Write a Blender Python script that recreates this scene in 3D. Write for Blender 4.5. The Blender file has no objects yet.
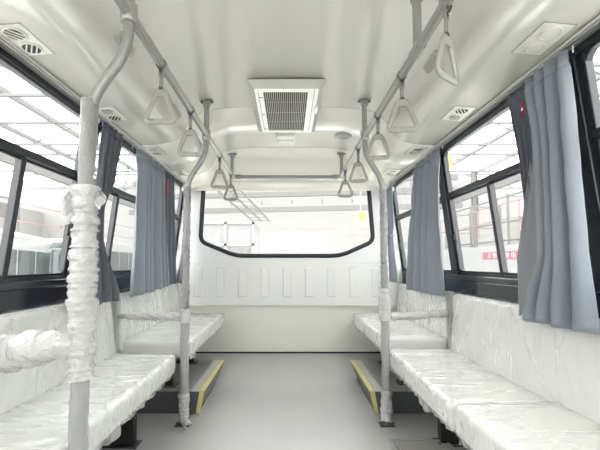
import bpy, math, random
from mathutils import Vector, Matrix, noise as mn
random.seed(7)
PI = math.pi
col = bpy.context.scene.collection
EYE = 1.02

# ------------------------------------------------------------------ materials
def new_mat(name):
    m = bpy.data.materials.new(name); m.use_nodes = True
    nt = m.node_tree; nt.nodes.clear()
    out = nt.nodes.new('ShaderNodeOutputMaterial')
    return m, nt, out

def mat(name, c, rough=.5, metal=0, coat=0, bump=0, bscale=40, stretch=(1, 1, 1), vary=0, vscale=5,
        spec=.5, coat_rough=.1, detail=3, trans=0, ridged=False, obj_coords=True, sheen=0, rot=(0, 0, 0)):
    m, nt, out = new_mat(name)
    N, L = nt.nodes, nt.links
    p = N.new('ShaderNodeBsdfPrincipled')
    p.inputs['Base Color'].default_value = (*c, 1)
    p.inputs['Roughness'].default_value = rough
    p.inputs['Metallic'].default_value = metal
    p.inputs['Coat Weight'].default_value = coat
    p.inputs['Coat Roughness'].default_value = coat_rough
    p.inputs['Specular IOR Level'].default_value = spec
    p.inputs['Sheen Weight'].default_value = sheen
    tc = N.new('ShaderNodeTexCoord'); mp = N.new('ShaderNodeMapping')
    L.new(tc.outputs['Object'], mp.inputs['Vector'])
    mp.inputs['Scale'].default_value = stretch
    mp.inputs['Rotation'].default_value = rot
    if bump:
        n = N.new('ShaderNodeTexNoise'); n.inputs['Scale'].default_value = bscale
        n.inputs['Detail'].default_value = detail
        L.new(mp.outputs[0], n.inputs['Vector'])
        src = n.outputs['Fac']
        if ridged:
            a = N.new('ShaderNodeMath'); a.operation = 'SUBTRACT'; a.inputs[1].default_value = .5; L.new(src, a.inputs[0])
            b = N.new('ShaderNodeMath'); b.operation = 'ABSOLUTE'; L.new(a.outputs[0], b.inputs[0])
            c2 = N.new('ShaderNodeMath'); c2.operation = 'POWER'; c2.inputs[1].default_value = .6; L.new(b.outputs[0], c2.inputs[0])
            src = c2.outputs[0]
        bp = N.new('ShaderNodeBump'); bp.inputs['Strength'].default_value = bump; bp.inputs['Distance'].default_value = .01
        L.new(src, bp.inputs['Height']); L.new(bp.outputs[0], p.inputs['Normal'])
        L.new(bp.outputs[0], p.inputs['Coat Normal'])
    if vary:
        n2 = N.new('ShaderNodeTexNoise'); n2.inputs['Scale'].default_value = vscale; n2.inputs['Detail'].default_value = 4
        L.new(tc.outputs['Object'], n2.inputs['Vector'])
        mx = N.new('ShaderNodeMix'); mx.data_type = 'RGBA'
        mx.inputs[6].default_value = (*[v * (1 - vary) for v in c], 1)
        mx.inputs[7].default_value = (*[min(1, v * (1 + vary)) for v in c], 1)
        L.new(n2.outputs['Fac'], mx.inputs[0]); L.new(mx.outputs[2], p.inputs['Base Color'])
    sh = p.outputs[0]
    if trans:
        t = N.new('ShaderNodeBsdfTransparent'); ms = N.new('ShaderNodeMixShader')
        ms.inputs[0].default_value = 1 - trans
        L.new(t.outputs[0], ms.inputs[1]); L.new(sh, ms.inputs[2]); sh = ms.outputs[0]
    L.new(sh, out.inputs[0])
    return m

def mat_fabric(name, c):
    m, nt, out = new_mat(name); N, L = nt.nodes, nt.links
    tc = N.new('ShaderNodeTexCoord'); w = N.new('ShaderNodeTexNoise'); w.inputs['Scale'].default_value = 260
    L.new(tc.outputs['Object'], w.inputs['Vector'])
    mx = N.new('ShaderNodeMix'); mx.data_type = 'RGBA'
    mx.inputs[6].default_value = (*[v * .88 for v in c], 1); mx.inputs[7].default_value = (*[v * 1.12 for v in c], 1)
    L.new(w.outputs['Fac'], mx.inputs[0])
    p = N.new('ShaderNodeBsdfPrincipled'); p.inputs['Roughness'].default_value = .55
    p.inputs['Sheen Weight'].default_value = .4; p.inputs['Sheen Roughness'].default_value = .4
    L.new(mx.outputs[2], p.inputs['Base Color'])
    t = N.new('ShaderNodeBsdfTranslucent'); L.new(mx.outputs[2], t.inputs['Color'])
    ms = N.new('ShaderNodeMixShader'); ms.inputs[0].default_value = .33
    L.new(p.outputs[0], ms.inputs[1]); L.new(t.outputs[0], ms.inputs[2]); L.new(ms.outputs[0], out.inputs[0])
    return m

def mat_glass(name):
    m, nt, out = new_mat(name); N, L = nt.nodes, nt.links
    t = N.new('ShaderNodeBsdfTransparent'); t.inputs['Color'].default_value = (.94, .96, .95, 1)
    g = N.new('ShaderNodeBsdfGlossy'); g.inputs['Roughness'].default_value = .02
    f = N.new('ShaderNodeFresnel'); f.inputs['IOR'].default_value = 1.35
    ms = N.new('ShaderNodeMixShader')
    ge = N.new('ShaderNodeNewGeometry'); inv = N.new('ShaderNodeMath'); inv.operation = 'SUBTRACT'; inv.inputs[0].default_value = 1
    L.new(ge.outputs['Backfacing'], inv.inputs[1])
    mu = N.new('ShaderNodeMath'); mu.operation = 'MULTIPLY'; L.new(f.outputs[0], mu.inputs[0]); L.new(inv.outputs[0], mu.inputs[1])
    L.new(mu.outputs[0], ms.inputs[0]); L.new(t.outputs[0], ms.inputs[1]); L.new(g.outputs[0], ms.inputs[2])
    L.new(ms.outputs[0], out.inputs[0])
    return m

M = {}
M['ceiling'] = mat('ceiling_panel', (.86, .83, .765), rough=.25, coat=.7, coat_rough=.06, vary=.02, vscale=1.5)
M['duct_white'] = mat('vent_plastic', (.74, .72, .66), rough=.4)
M['white_wall'] = mat('white_enamel', (.76, .76, .75), rough=.22, coat=.3)
M['rear_low'] = mat('lower_panel', (.76, .765, .70), rough=.4, vary=.03, vscale=3)
M['floor'] = mat('floor_vinyl', (.42, .415, .41), rough=.27, vary=.14, vscale=1.6, bump=.06, bscale=300, spec=.6)
M['black'] = mat('black_frame', (.012, .017, .023), rough=.35, coat=.2)
M['rubber'] = mat('black_rubber', (.008, .011, .018), rough=.5)
M['sill'] = mat('dark_sill', (.012, .017, .026), rough=.25, coat=.4)
M['glass'] = mat_glass('window_glass')
M['alu'] = mat('aluminium', (.62, .62, .62), rough=.3, metal=.7)
M['track'] = mat('track_grey', (.45, .45, .44), rough=.35, metal=.4)
M['rail'] = mat('rail_grey', (.33, .32, .305), rough=.3, metal=.25, coat=.3)
M['pole'] = mat('pole_grey', (.27, .27, .255), rough=.35, metal=.15, coat=.3)
M['darkmetal'] = mat('dark_bracket', (.08, .08, .08), rough=.4, metal=.5)
M['handle'] = mat('handle_plastic', (.31, .30, .28), rough=.3, coat=.5)
M['strap'] = mat('strap_plastic', (.24, .23, .215), rough=.45)
M['louvre'] = mat('vent_dark', (.03, .03, .028), rough=.6)
M['fitting'] = mat('fitting_grey', (.34, .33, .31), rough=.5)
M['grille_back'] = mat('grille_back', (.05, .035, .03), rough=.8)
M['slat'] = mat('grille_slat', (.44, .42, .38), rough=.45)
M['hatch_frame'] = mat('hatch_frame', (.55, .55, .50), rough=.35)
M['hatch_white'] = mat('hatch_white', (.85, .84, .80), rough=.3, coat=.3)
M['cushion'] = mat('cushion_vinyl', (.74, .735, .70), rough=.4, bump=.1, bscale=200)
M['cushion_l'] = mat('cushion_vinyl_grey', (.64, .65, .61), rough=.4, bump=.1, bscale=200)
M['film'] = mat('plastic_film', (.9, .9, .89), rough=.1, coat=1, coat_rough=.05, bump=1, bscale=6, stretch=(.22, 1.0, .5), ridged=True, detail=3, trans=.62, spec=.9, rot=(0, 0, .25))
M['film_back'] = mat('plastic_film_back', (.9, .9, .89), rough=.1, coat=1, coat_rough=.05, bump=1, bscale=6, stretch=(.6, 1.0, .22), ridged=True, detail=3, trans=.62, spec=.9, rot=(.5, 0, 0))
M['wrap'] = mat('bubble_wrap', (.60, .585, .58), rough=.25, coat=.4, bump=.8, bscale=90, trans=.22)
M['bubble'] = mat('bubble_film', (.38, .38, .37), rough=.2, coat=.8, bump=1, bscale=130, trans=.35)
M['bag'] = mat('clear_bag', (.42, .42, .42), rough=.15, coat=.6, bump=.8, bscale=14, stretch=(1, 1, .3), ridged=True, trans=.3)
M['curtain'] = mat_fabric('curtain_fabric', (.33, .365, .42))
M['curtain_shaded'] = mat_fabric('curtain_fabric_shaded', (.13, .15, .185))  # same curtain fabric, with shade put into its colour
M['curtain_sheer'] = mat_fabric('curtain_lining', (.33, .35, .38))
M['red'] = mat('red_tag', (.45, .01, .03), rough=.5)
M['tag_white'] = mat('white_tag', (.8, .8, .8), rough=.6)
M['box_side'] = mat('box_side', (.085, .092, .095), rough=.4, vary=.06)
M['box_top'] = mat('box_top', (.25, .25, .25), rough=.35, bump=.1, bscale=250)
M['tread'] = mat('tread_strip', (.46, .45, .44), rough=.5, bump=.3, bscale=200)
M['yellow'] = mat('yellow_nosing', (.62, .56, .22), rough=.5, vary=.12, vscale=60)
M['lamp'] = mat('lamp_lens', (.42, .42, .43), rough=.3)
M['seatleg'] = mat('seat_leg_black', (.012, .012, .012), rough=.35)
M['divider'] = mat('divider_grey', (.33, .34, .32), rough=.45)
M['ground'] = mat('hall_floor', (.62, .62, .60), rough=.4, vary=.08)
M['hall'] = mat('hall_wall', (.25, .24, .235), rough=.7)
M['hall_panel'] = mat('hall_panel', (.21, .21, .21), rough=.6)
M['steel'] = mat('hall_steel', (.09, .088, .085), rough=.6)
M['steel2'] = mat('hall_steel_pale', (.145, .14, .137), rough=.6)
M['red_pipe'] = mat('red_pipe', (.34, .20, .195), rough=.5)
M['banner'] = mat('banner_red', (.30, .06, .095), rough=.6)
M['banner_text'] = mat('banner_text', (.6, .45, .45), rough=.6)
M['bus_white'] = mat('bus_paint', (.26, .26, .26), rough=.2, coat=.6)
M['bus_glass'] = mat('bus_glass', (.03, .04, .042), rough=.08, coat=.5)
M['bus_blue'] = mat('bus_blue', (.06, .13, .22), rough=.3)
M['bus_green'] = mat('bus_green', (.05, .14, .10), rough=.4)
M['tyre'] = mat('tyre', (.05, .05, .05), rough=.8)
M['green_text'] = mat('green_print', (.05, .30, .17), rough=.5)
M['yellow_box'] = mat('yellow_paint', (.30, .26, .05), rough=.5)
M['wire'] = mat('wire', (.3, .3, .3), rough=.5)

# ------------------------------------------------------------------ mesh builder
class MB:
    def __init__(s): s.v = []; s.f = []
    def add(s, vs, fs):
        o = len(s.v); s.v += [tuple(v) for v in vs]; s.f += [tuple(i + o for i in f) for f in fs]; return s
    def box(s, x0, x1, y0, y1, z0, z1, fn=None):
        vs = [Vector((x, y, z)) for x in (x0, x1) for y in (y0, y1) for z in (z0, z1)]
        if fn: vs = [fn(v) for v in vs]
        fs = [(0, 1, 3, 2), (4, 6, 7, 5), (0, 4, 5, 1), (2, 3, 7, 6), (0, 2, 6, 4), (1, 5, 7, 3)]
        return s.add(vs, fs)
    def bar(s, a, b, w, h, up=(0, 0, 1)):
        a, b = Vector(a), Vector(b); d = (b - a).normalized(); u = Vector(up)
        sd = d.cross(u)
        if sd.length < 1e-4: sd = d.cross(Vector((1, 0, 0)))
        sd.normalize(); u = sd.cross(d)
        vs = [p + sd * (i * w / 2) + u * (j * h / 2) for p in (a, b) for i in (-1, 1) for j in (-1, 1)]
        fs = [(0, 1, 3, 2), (4, 6, 7, 5), (0, 4, 5, 1), (2, 3, 7, 6), (0, 2, 6, 4), (1, 5, 7, 3)]
        return s.add(vs, fs)
    def tube(s, pts, r, n=14, closed=False, rf=None, caps=True, sq=(1, 1), ref=None):
        pts = [Vector(p) for p in pts]; m = len(pts)
        T = []
        for i in range(m):
            if closed: t = pts[(i + 1) % m] - pts[i - 1]
            else: t = pts[min(i + 1, m - 1)] - pts[max(i - 1, 0)]
            T.append(t.normalized())
        rv = Vector(ref) if ref else (Vector((0, 0, 1)) if abs(T[0].z) < .9 else Vector((0, 1, 0)))
        u = (rv - T[0] * rv.dot(T[0])).normalized()
        vs = []; fs = []
        for i in range(m):
            u = (u - T[i] * u.dot(T[i])).normalized(); w = T[i].cross(u)
            for k in range(n):
                a = 2 * PI * k / n
                rr = rf(i, k) if rf else r
                vs.append(pts[i] + u * (math.cos(a) * rr * sq[0]) + w * (math.sin(a) * rr * sq[1]))
        for i in range(m if closed else m - 1):
            j = (i + 1) % m
            for k in range(n):
                l = (k + 1) % n
                fs.append((i * n + k, i * n + l, j * n + l, j * n + k))
        if caps and not closed:
            fs.append(tuple(range(n - 1, -1, -1))); fs.append(tuple((m - 1) * n + k for k in range(n)))
        return s.add(vs, fs)
    def lathe(s, prof, c=(0, 0, 0), n=24):
        vs = []; fs = []; m = len(prof)
        for r, z in prof:
            for k in range(n):
                a = 2 * PI * k / n; vs.append((c[0] + r * math.cos(a), c[1] + r * math.sin(a), c[2] + z))
        for i in range(m - 1):
            for k in range(n):
                l = (k + 1) % n; fs.append((i * n + k, i * n + l, (i + 1) * n + l, (i + 1) * n + k))
        fs.append(tuple(range(n - 1, -1, -1))); fs.append(tuple((m - 1) * n + k for k in range(n)))
        return s.add(vs, fs)
    def grid(s, nu, nv, fn):
        vs = [fn(i / (nu - 1), j / (nv - 1)) for i in range(nu) for j in range(nv)]
        fs = [(i * nv + j, (i + 1) * nv + j, (i + 1) * nv + j + 1, i * nv + j + 1) for i in range(nu - 1) for j in range(nv - 1)]
        return s.add(vs, fs)
    def prism(s, poly, fn0, fn1):
        n = len(poly)
        vs = [fn0(p) for p in poly] + [fn1(p) for p in poly]
        fs = [tuple(range(n)), tuple(range(2 * n - 1, n - 1, -1))] + [(i, i + n, (i + 1) % n + n, (i + 1) % n) for i in range(n)]
        return s.add(vs, fs)
    def rbox(s, x0, x1, y0, y1, z0, z1, r, step=.04, fn=None):
        c = Vector(((x0 + x1) / 2, (y0 + y1) / 2, (z0 + z1) / 2)); h = Vector(((x1 - x0) / 2, (y1 - y0) / 2, (z1 - z0) / 2))
        idx = {}; vs = []; fs = []
        def divs(l):
            inner = max(1, int(round((2 * l - 2 * r) / step)))
            a = [-l, -l + r * .3, -l + r * .65]; b = [l - r * .65, l - r * .3, l]
            return a + [-l + r + (2 * l - 2 * r) * i / inner for i in range(inner + 1)] + b
        D = [divs(h[i]) for i in range(3)]
        def vert(i, j, k):
            key = (i, j, k)
            if key not in idx:
                p = Vector((D[0][i], D[1][j], D[2][k]))
                q = Vector([max(-h[a] + r, min(h[a] - r, p[a])) for a in range(3)])
                d = p - q
                if d.length > 1e-9: d.normalize()
                p = q + d * r
                pw = c + p
                if fn: pw = fn(pw, d)
                idx[key] = len(vs); vs.append(pw)
            return idx[key]
        n = [len(d) - 1 for d in D]
        for a in range(3):
            b, e = (a + 1) % 3, (a + 2) % 3
            for side in (0, n[a]):
                for i in range(n[b]):
                    for j in range(n[e]):
                        q = []
                        for di, dj in ((0, 0), (1, 0), (1, 1), (0, 1)):
                            k = [0, 0, 0]; k[a] = side; k[b] = i + di; k[e] = j + dj; q.append(vert(*k))
                        fs.append(tuple(q if side else q[::-1]))
        return s.add(vs, fs)
    def build(s, name, m, parent=None, smooth=None, bevel=0, solid=0, sub=0, label=None):
        me = bpy.data.meshes.new(name)
        off = Vector(parent_world(parent)) if parent else Vector((0, 0, 0))
        me.from_pydata([Vector(v) - off for v in s.v], [], s.f); me.update()
        ob = bpy.data.objects.new(name, me); col.objects.link(ob)
        me.materials.append(m)
        if smooth is not None:
            for p in me.polygons: p.use_smooth = True
            me.set_sharp_from_angle(angle=math.radians(smooth))
        if solid:
            md = ob.modifiers.new('solid', 'SOLIDIFY'); md.thickness = solid; md.offset = 0
        if bevel:
            md = ob.modifiers.new('bevel', 'BEVEL'); md.width = bevel; md.segments = 2; md.limit_method = 'ANGLE'; md.angle_limit = math.radians(40)
        if sub:
            md = ob.modifiers.new('sub', 'SUBSURF'); md.levels = sub; md.render_levels = sub
        if parent: ob.parent = parent
        if label: ob['label'] = label
        return ob

def parent_world(o):
    v = Vector((0, 0, 0))
    while o is not None:
        v += o.location; o = o.parent
    return v

def thing(name, label, cat, loc=(0, 0, 0), group=None):
    o = bpy.data.objects.new(name, None); col.objects.link(o); o.location = loc
    o.empty_display_size = .05
    o['label'] = label; o['category'] = cat
    if group: o['group'] = group
    return o
def tag(o, label, cat, group=None):
    o['label'] = label; o['category'] = cat
    if group: o['group'] = group
    return o
def struct(o, label=None):
    o['kind'] = 'structure'
    if label: o['label'] = label
    return o
def dup(root, loc, label, rz=0):
    r = root.copy(); col.objects.link(r); r.location = loc; r.rotation_euler.z = rz; r['label'] = label
    for ch in list(root.children):
        c = ch.copy(); col.objects.link(c); c.parent = r
        for g in ch.children:
            d = g.copy(); col.objects.link(d); d.parent = c
    return r

def xw(Z):   # inner face of the leaning side wall
    return 1.18 - .121 * (max(Z, .94) - .94)

# ------------------------------------------------------------------ ceiling profile
PROF = [(0, 1.105), (.25, 1.102), (.45, 1.090), (.58, 1.070), (.65, 1.035), (.70, .975), (.745, .905), (.80, .858), (.87, .838), (.96, .828), (1.085, .820)]
def prof(x):
    x = abs(x)
    for i in range(len(PROF) - 1):
        if x <= PROF[i + 1][0]:
            p0 = PROF[max(i - 1, 0)]; p1 = PROF[i]; p2 = PROF[i + 1]; p3 = PROF[min(i + 2, len(PROF) - 1)]
            t = (x - p1[0]) / (p2[0] - p1[0])
            m1 = (p2[1] - p0[1]) / max(1e-6, (p2[0] - p0[0])) * (p2[0] - p1[0])
            if i == 0: m1 = 0
            m2 = (p3[1] - p1[1]) / max(1e-6, (p3[0] - p1[0])) * (p2[0] - p1[0])
            a = 2 * t**3 - 3 * t**2 + 1; b = t**3 - 2 * t**2 + t; c = -2 * t**3 + 3 * t**2; d = t**3 - t**2
            return a * p1[1] + b * m1 + c * p2[1] + d * m2 + EYE
    return PROF[-1][1] + EYE

YF = -1.3    # the body stays open at the front, where the windscreen and door are
XC = 1.085
# three roof lining sections, with narrow recessed seams between them
def ceil_part(name, y0, y1):
    mb = MB()
    mb.grid(101, 2, lambda u, v: Vector((-XC + 2 * XC * u, y0 + (y1 - y0) * v, prof(-XC + 2 * XC * u))))
    n = len(mb.v)
    o = mb.build(name, M['ceiling'], smooth=50)
    md = o.modifiers.new('solid', 'SOLIDIFY'); md.thickness = .012; md.offset = 1 
    return struct(o)
c1 = ceil_part('ceiling', YF, 2.406)
c2 = ceil_part('ceiling', 2.415, 3.274)
mb = MB()
mb.grid(61, 2, lambda u, v: Vector((-XC + 2 * XC * u, YF + (3.65 - YF) * v, prof(-XC + 2 * XC * u) + .02)))
o = mb.build('ceiling', M['darkmetal'], smooth=50); struct(o)

for y0, y1 in ((2.405, 2.4155), (3.2735, 3.2835)):
    mb = MB(); mb.grid(81, 2, lambda u, v: Vector((-XC + 2 * XC * u, y0 + (y1 - y0) * v, prof(-XC + 2 * XC * u) + .0008)))
    struct(mb.build('trim_10', M['fitting'], smooth=50), 'thin dark joint line across the roof lining')
# rear header cove (curves from the roof lining down to the top of the rear window)
HC = [(3.283, 1.102), (3.36, 1.098), (3.44, 1.088), (3.490, 1.070), (3.515, 1.03), (3.53, .96), (3.545, .90), (3.565, .868), (3.585, .855), (3.600, .845), (3.607, .80), (3.610, .752)]
def cove(i, x):
    y, h = HC[i]
    arch = .05 * min(1, max(0, (i - 2) / 3)) * (x / .55) ** 2 if i < 8 else 0
    return Vector((x, y, min(prof(x) , h - arch * (1 if i < 7 else .3) + EYE)))
mb = MB()
nx = 81
for i in range(len(HC)):
    for k in range(nx):
        mb.v.append(tuple(cove(i, -XC + 2 * XC * k / (nx - 1))))
for i in range(len(HC) - 1):
    for k in range(nx - 1):
        mb.f.append((i * nx + k, (i + 1) * nx + k, (i + 1) * nx + k + 1, i * nx + k + 1))
o = mb.build('trim_1', M['ceiling'], smooth=60, sub=1); struct(o, 'curved beige header above the rear window')

# ------------------------------------------------------------------ floor and ramp
mb = MB()
fp = [(YF, 0), (2.80, 0), (2.92, .006), (3.02, .022), (3.2, .055), (3.45, .088), (3.70, .102)]
fl = [(y, z) for y, z in fp] + [(3.70, -.06), (YF, -.06)]
mb.prism(fl, lambda p: Vector((-1.22, p[0], p[1])), lambda p: Vector((1.22, p[0], p[1])))
struct(mb.build('floor', M['floor'], smooth=25))

# ------------------------------------------------------------------ side walls
for s, nm in ((-1, 'wall_left'), (1, 'wall_right')):
    mb = MB()
    mb.box(min(s * 1.195, s * 1.225), max(s * 1.195, s * 1.225), YF, 3.68, -.06, .80)
    struct(mb.build(nm, M['white_wall'], bevel=.002))
    # dark window sill panel
    mb = MB()
    for (z0, z1, xi) in ((.79, .905, 1.172), (.905, .94, 1.165)):
        mb.box(min(s * xi, s * 1.225), max(s * xi, s * 1.225), YF, 3.64, z0, z1)
    struct(mb.build('trim_2', M['sill'], bevel=.006), 'dark window sill panel')
    # cant rail gasket above the glass
    mb = MB()
    mb.box(min(s * 1.066, s * 1.12), max(s * 1.066, s * 1.12), YF, 3.64, 1.795, 1.822)
    struct(mb.build('trim_3', M['black'], bevel=.003), 'black gasket along the window tops')
    # outer cant panel closing the roof edge
    mb = MB()
    mb.box(min(s * 1.088, s * 1.13), max(s * 1.088, s * 1.13), YF, 3.68, 1.822, 1.90)
    struct(mb.build('trim_4', M['white_wall']))

mb = MB(); mb.box(-1.22, 1.22, YF - .06, YF, -.06, 1.15); mb.box(-1.13, 1.13, YF - .06, YF, 1.80, 2.16)  # unseen wall added behind the camera to cut light on the floor
struct(mb.build('wall_front_light_block', M['white_wall']), 'unseen front wall added to block light, open at the windscreen')
# curtain tracks
for s, w in ((-1, 'left'), (1, 'right')):
    t = thing('curtain_rail', f'long grey curtain rail above the {w} side windows', 'curtain rail', (s * 1.06, .9, 1.83))
    mb = MB(); xa, xb = sorted((s * 1.03, s * 1.072)); mb.box(xa, xb, YF + .1, 3.55, 1.832, 1.839); mb.build('track_base', M['duct_white'], t, bevel=.001)
    mb = MB()
    for x0 in (1.033, 1.048, 1.063):
        xa, xb = sorted((s * x0, s * (x0 + .007))); mb.box(xa, xb, YF + .1, 3.55, 1.822, 1.832)
    mb.build('track_channel', M['track'], t, bevel=.001)
    mb = MB()
    for x0 in (1.041, 1.056):
        xa, xb = sorted((s * x0, s * (x0 + .006))); mb.box(xa, xb, YF + .1, 3.55, 1.829, 1.8325)
    mb.build('track_groove', M['louvre'], t)

# windows
def wfn(s):   # (offset outwards, Y, Z) -> world on the leaning wall
    return lambda v: Vector((s * (xw(v.z) + v.x), v.y, v.z))
wcount = [0]
def side_window(s, y0, y1, mull):
    wcount[0] += 1
    root = bpy.data.objects.new(f'window_{wcount[0]}', None); col.objects.link(root)
    root.location = (s * 1.15, (y0 + y1) / 2, .94); struct(root)
    f = wfn(s); pw = .035
    mb = MB()
    mb.box(0, .035, y0, y0 + pw, .925, 1.82, f); mb.box(0, .035, y1 - pw, y1, .925, 1.82, f)
    mb.box(.0, .035, y0, y1, .925, .955, f); mb.box(.0, .035, y0, y1, 1.785, 1.82, f)
    # rounded upper corners
    for yy, sg in ((y0 + pw, 1), (y1 - pw, -1)):
        for zz, sz in ((1.785, -1), (.955, 1)):
            a = Vector((.018, yy, zz)); 
            pts = [(yy, zz), (yy + sg * .03, zz), (yy + sg * .012, zz + sz * .012), (yy, zz + sz * .03)]
            mb.prism(pts, lambda p: f(Vector((.004, p[0], p[1]))), lambda p: f(Vector((.032, p[0], p[1]))))
    mb.build('frame', M['black'], root, bevel=.004)
    mb = MB(); mb.box(-.006, .034, y0 + .01, y1 - .01, 1.465, 1.503, f); mb.box(-.012, .0, y0 + .02, y1 - .02, 1.468, 1.480, f)
    mb.build('transom', M['black'], root, bevel=.003)
    mb = MB(); mb.box(-.002, .03, mull - .014, mull + .014, .94, 1.47, f)
    mb.build('mullion', M['black'], root, bevel=.003)
    mb = MB(); mb.box(-.014, -.002, y1 - .075, y1 - .045, 1.16, 1.23, f); mb.box(-.022, -.012, y1 - .066, y1 - .052, 1.175, 1.215, f)
    mb.build('latch', M['darkmetal'], root, bevel=.003)
    mb = MB(); mb.box(.016, .021, y0 + .02, y1 - .02, .94, 1.80, f)
    mb.build('glass', M['glass'], root)
    # sliding sash gasket lines
    mb = MB()
    for a, b in ((y0 + pw, mull - .014), (mull + .014, y1 - pw)):
        mb.box(.004, .014, a, b, .955, .968, f); mb.box(.004, .014, a, b, 1.455, 1.466, f)
    mb.build('sash', M['rubber'], root)
    return root
for y0, y1, m in ((-1.25, -.15, -.7), (-.10, .88, .4), (.93, 1.875, 1.46), (1.935, 2.87, 2.287), (2.93, 3.60, 3.27)):
    side_window(-1, y0, y1, m)
for y0, y1, m in ((-1.25, .0, -.6), (.06, 1.27, .62), (1.335, 2.435, 1.935), (2.495, 3.60, 3.05)):
    side_window(1, y0, y1, m)
# black pillars between windows
for s, ys in ((-1, ((-.15, -.10), (.88, .93), (1.875, 1.935), (2.87, 2.93), (3.60, 3.64))), (1, ((0, .06), (1.27, 1.335), (2.435, 2.495), (3.60, 3.64)))):
    for a, b in ys:
        mb = MB(); mb.box(-.012, .04, a - .004, b + .004, .93, 1.80, wfn(s))
        struct(mb.build('trim_5', M['black'], bevel=.005), 'black pillar between side windows')

# ------------------------------------------------------------------ rear wall with window opening
def rounded_poly(pts, r, seg=5):
    out = []; n = len(pts)
    for i in range(n):
        p0, p1, p2 = Vector(pts[i - 1]), Vector(pts[i]), Vector(pts[(i + 1) % n])
        rr = r[i] if isinstance(r, (list, tuple)) else r
        d0 = (p0 - p1).normalized(); d1 = (p2 - p1).normalized()
        a = p1 + d0 * rr; b = p1 + d1 * rr
        for k in range(seg + 1):
            t = k / seg
            out.append(a * (1 - t) ** 2 + p1 * (2 * t * (1 - t)) + b * t * t)
    return out
hexp = [(-.885, .805), (.845, .805), (.885, .225), (.545, .075), (-.545, .075), (-.910, .225)]
hexp = [(x, h + EYE) for x, h in hexp]
ring = rounded_poly(hexp, [.05, .05, .07, .10, .10, .07], 6)
import bmesh
bm = bmesh.new()
def loop(pts, y):
    vs = [bm.verts.new((p[0], y, p[1])) for p in pts]
    return [bm.edges.new((vs[i], vs[(i + 1) % len(vs)])) for i in range(len(vs))]
outer = [(-1.19, 1.03), (1.19, 1.03), (1.09, 1.90), (-1.09, 1.90)]
e = loop(outer, 3.64) + loop(ring, 3.64)
bmesh.ops.triangle_fill(bm, use_beauty=True, edges=e)
me = bpy.data.meshes.new('wall_rear'); bm.to_mesh(me); bm.free()
ow = bpy.data.objects.new('wall_rear', me); col.objects.link(ow); me.materials.append(M['white_wall'])
md = ow.modifiers.new('solid', 'SOLIDIFY'); md.thickness = .04; md.offset = 0
struct(ow)
ow.location.y = .02
mb = MB(); mb.box(-1.195, 1.195, 3.655, 3.69, .05, .60)
struct(mb.build('wall_rear', M['rear_low']), 'pale green grey lower panel of the rear wall')
# pressed lower wall panel with vertical ribs
mb = MB()
mb.box(-1.19, 1.19, 3.625, 3.68, .588, 1.03)
o = mb.build('trim_6', M['white_wall'], bevel=.006); struct(o, 'white pressed panel under the rear window')
mb = MB()
for k in range(9):
    x = -.925 + k * .229
    mb.prism([(x - .045, .672), (x + .045, .672), (x + .045, .975), (x - .045, .975)],
             lambda p: Vector((p[0], 3.627, p[1])), lambda p: Vector((x + (p[0] - x) * .84, 3.615, .8235 + (p[1] - .8235) * .955)))
struct(mb.build('trim_7', M['white_wall'], bevel=.003), 'nine shallow vertical ribs pressed in the rear panel')
mb = MB(); mb.box(-1.19, 1.19, 3.617, 3.628, .583, .592)
mb.box(-1.19, 1.19, 3.619, 3.626, 1.022, 1.03)
struct(mb.build('trim_8', M['white_wall'], bevel=.002))
mb = MB(); mb.box(-1.19, 1.19, 3.640, 3.655, .098, .112)
struct(mb.build('baseboard_rear', M['rubber']))
# corner posts of the rear wall
for s in (-1, 1):
    mb = MB(); mb.box(-.03, .04, 3.56, 3.66, .80, 1.85, lambda v: Vector((s * (xw(v.z) - .02 + v.x), v.y + .04, v.z)))
    struct(mb.build('trim_9', M['white_wall'], bevel=.01))
root = bpy.data.objects.new('window_10', None); col.objects.link(root); root.location = (0, 3.63, 1.1); struct(root)
mb = MB()
mb.tube([(p[0], 3.632, p[1]) for p in ring], .02, n=10, closed=True, sq=(.8, 1.15), ref=(0, 1, 0))
mb.build('frame', M['rubber'], root, smooth=60, label='black rubber seal around the rear window')
mb = MB(); mb.prism([(p[0], p[1]) for p in ring], lambda p: Vector((p[0], 3.640, p[1])), lambda p: Vector((p[0], 3.646, p[1])))
mb.build('glass', M['glass'], root)

# ------------------------------------------------------------------ overhead rails
RZ = 1.862
def rail(x, y0, y1, label, side):
    t = thing('ceiling_handrail', label, 'handrail', (x, 3.4, RZ))
    mb = MB(); mb.tube([(x, y0 + (y1 - y0) * i / 8, RZ) for i in range(9)], .0185, n=20); mb.build('tube', M['rail'], t, smooth=50)
    mb = MB()
    for dx in (-.008, .008): mb.bar((x + dx, y0, RZ - .0178), (x + dx, y1, RZ - .0178), .002, .003)
    mb.build('groove_line', M['fitting'], t)
    mb = MB(); mb.tube([(x, y1 - .03, RZ), (x, y1 + .012, RZ), (x, y1 + .02, RZ)], .023, n=18, rf=lambda i, k: (.023, .023, .016)[i]); mb.build('end_fitting', M['rail'], t, smooth=40)
    return t
rail(-.537, .2, 3.40, 'pale grey tubular handrail running along the ceiling on the left', 'l')
rail(.512, .2, 3.36, 'pale grey tubular handrail running along the ceiling on the right', 'r')
t = thing('cross_handrail', 'grey horizontal handrail across the bus just ahead of the rear window', 'handrail', (0, 3.40, 1.868))
mb = MB(); mb.tube([(-.515, 3.41, 1.868), (0, 3.41, 1.868), (.49, 3.41, 1.868)], .017, n=16); mb.build('tube', M['pole'], t, smooth=50)
mb = MB()
for x in (-.49, .465):
    mb = MB(); mb.tube([(x - .028, 3.41, 1.868), (x + .028, 3.41, 1.868)], .024, n=16)
    mb.build('end_socket', M['pole'], t, smooth=40)

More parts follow.
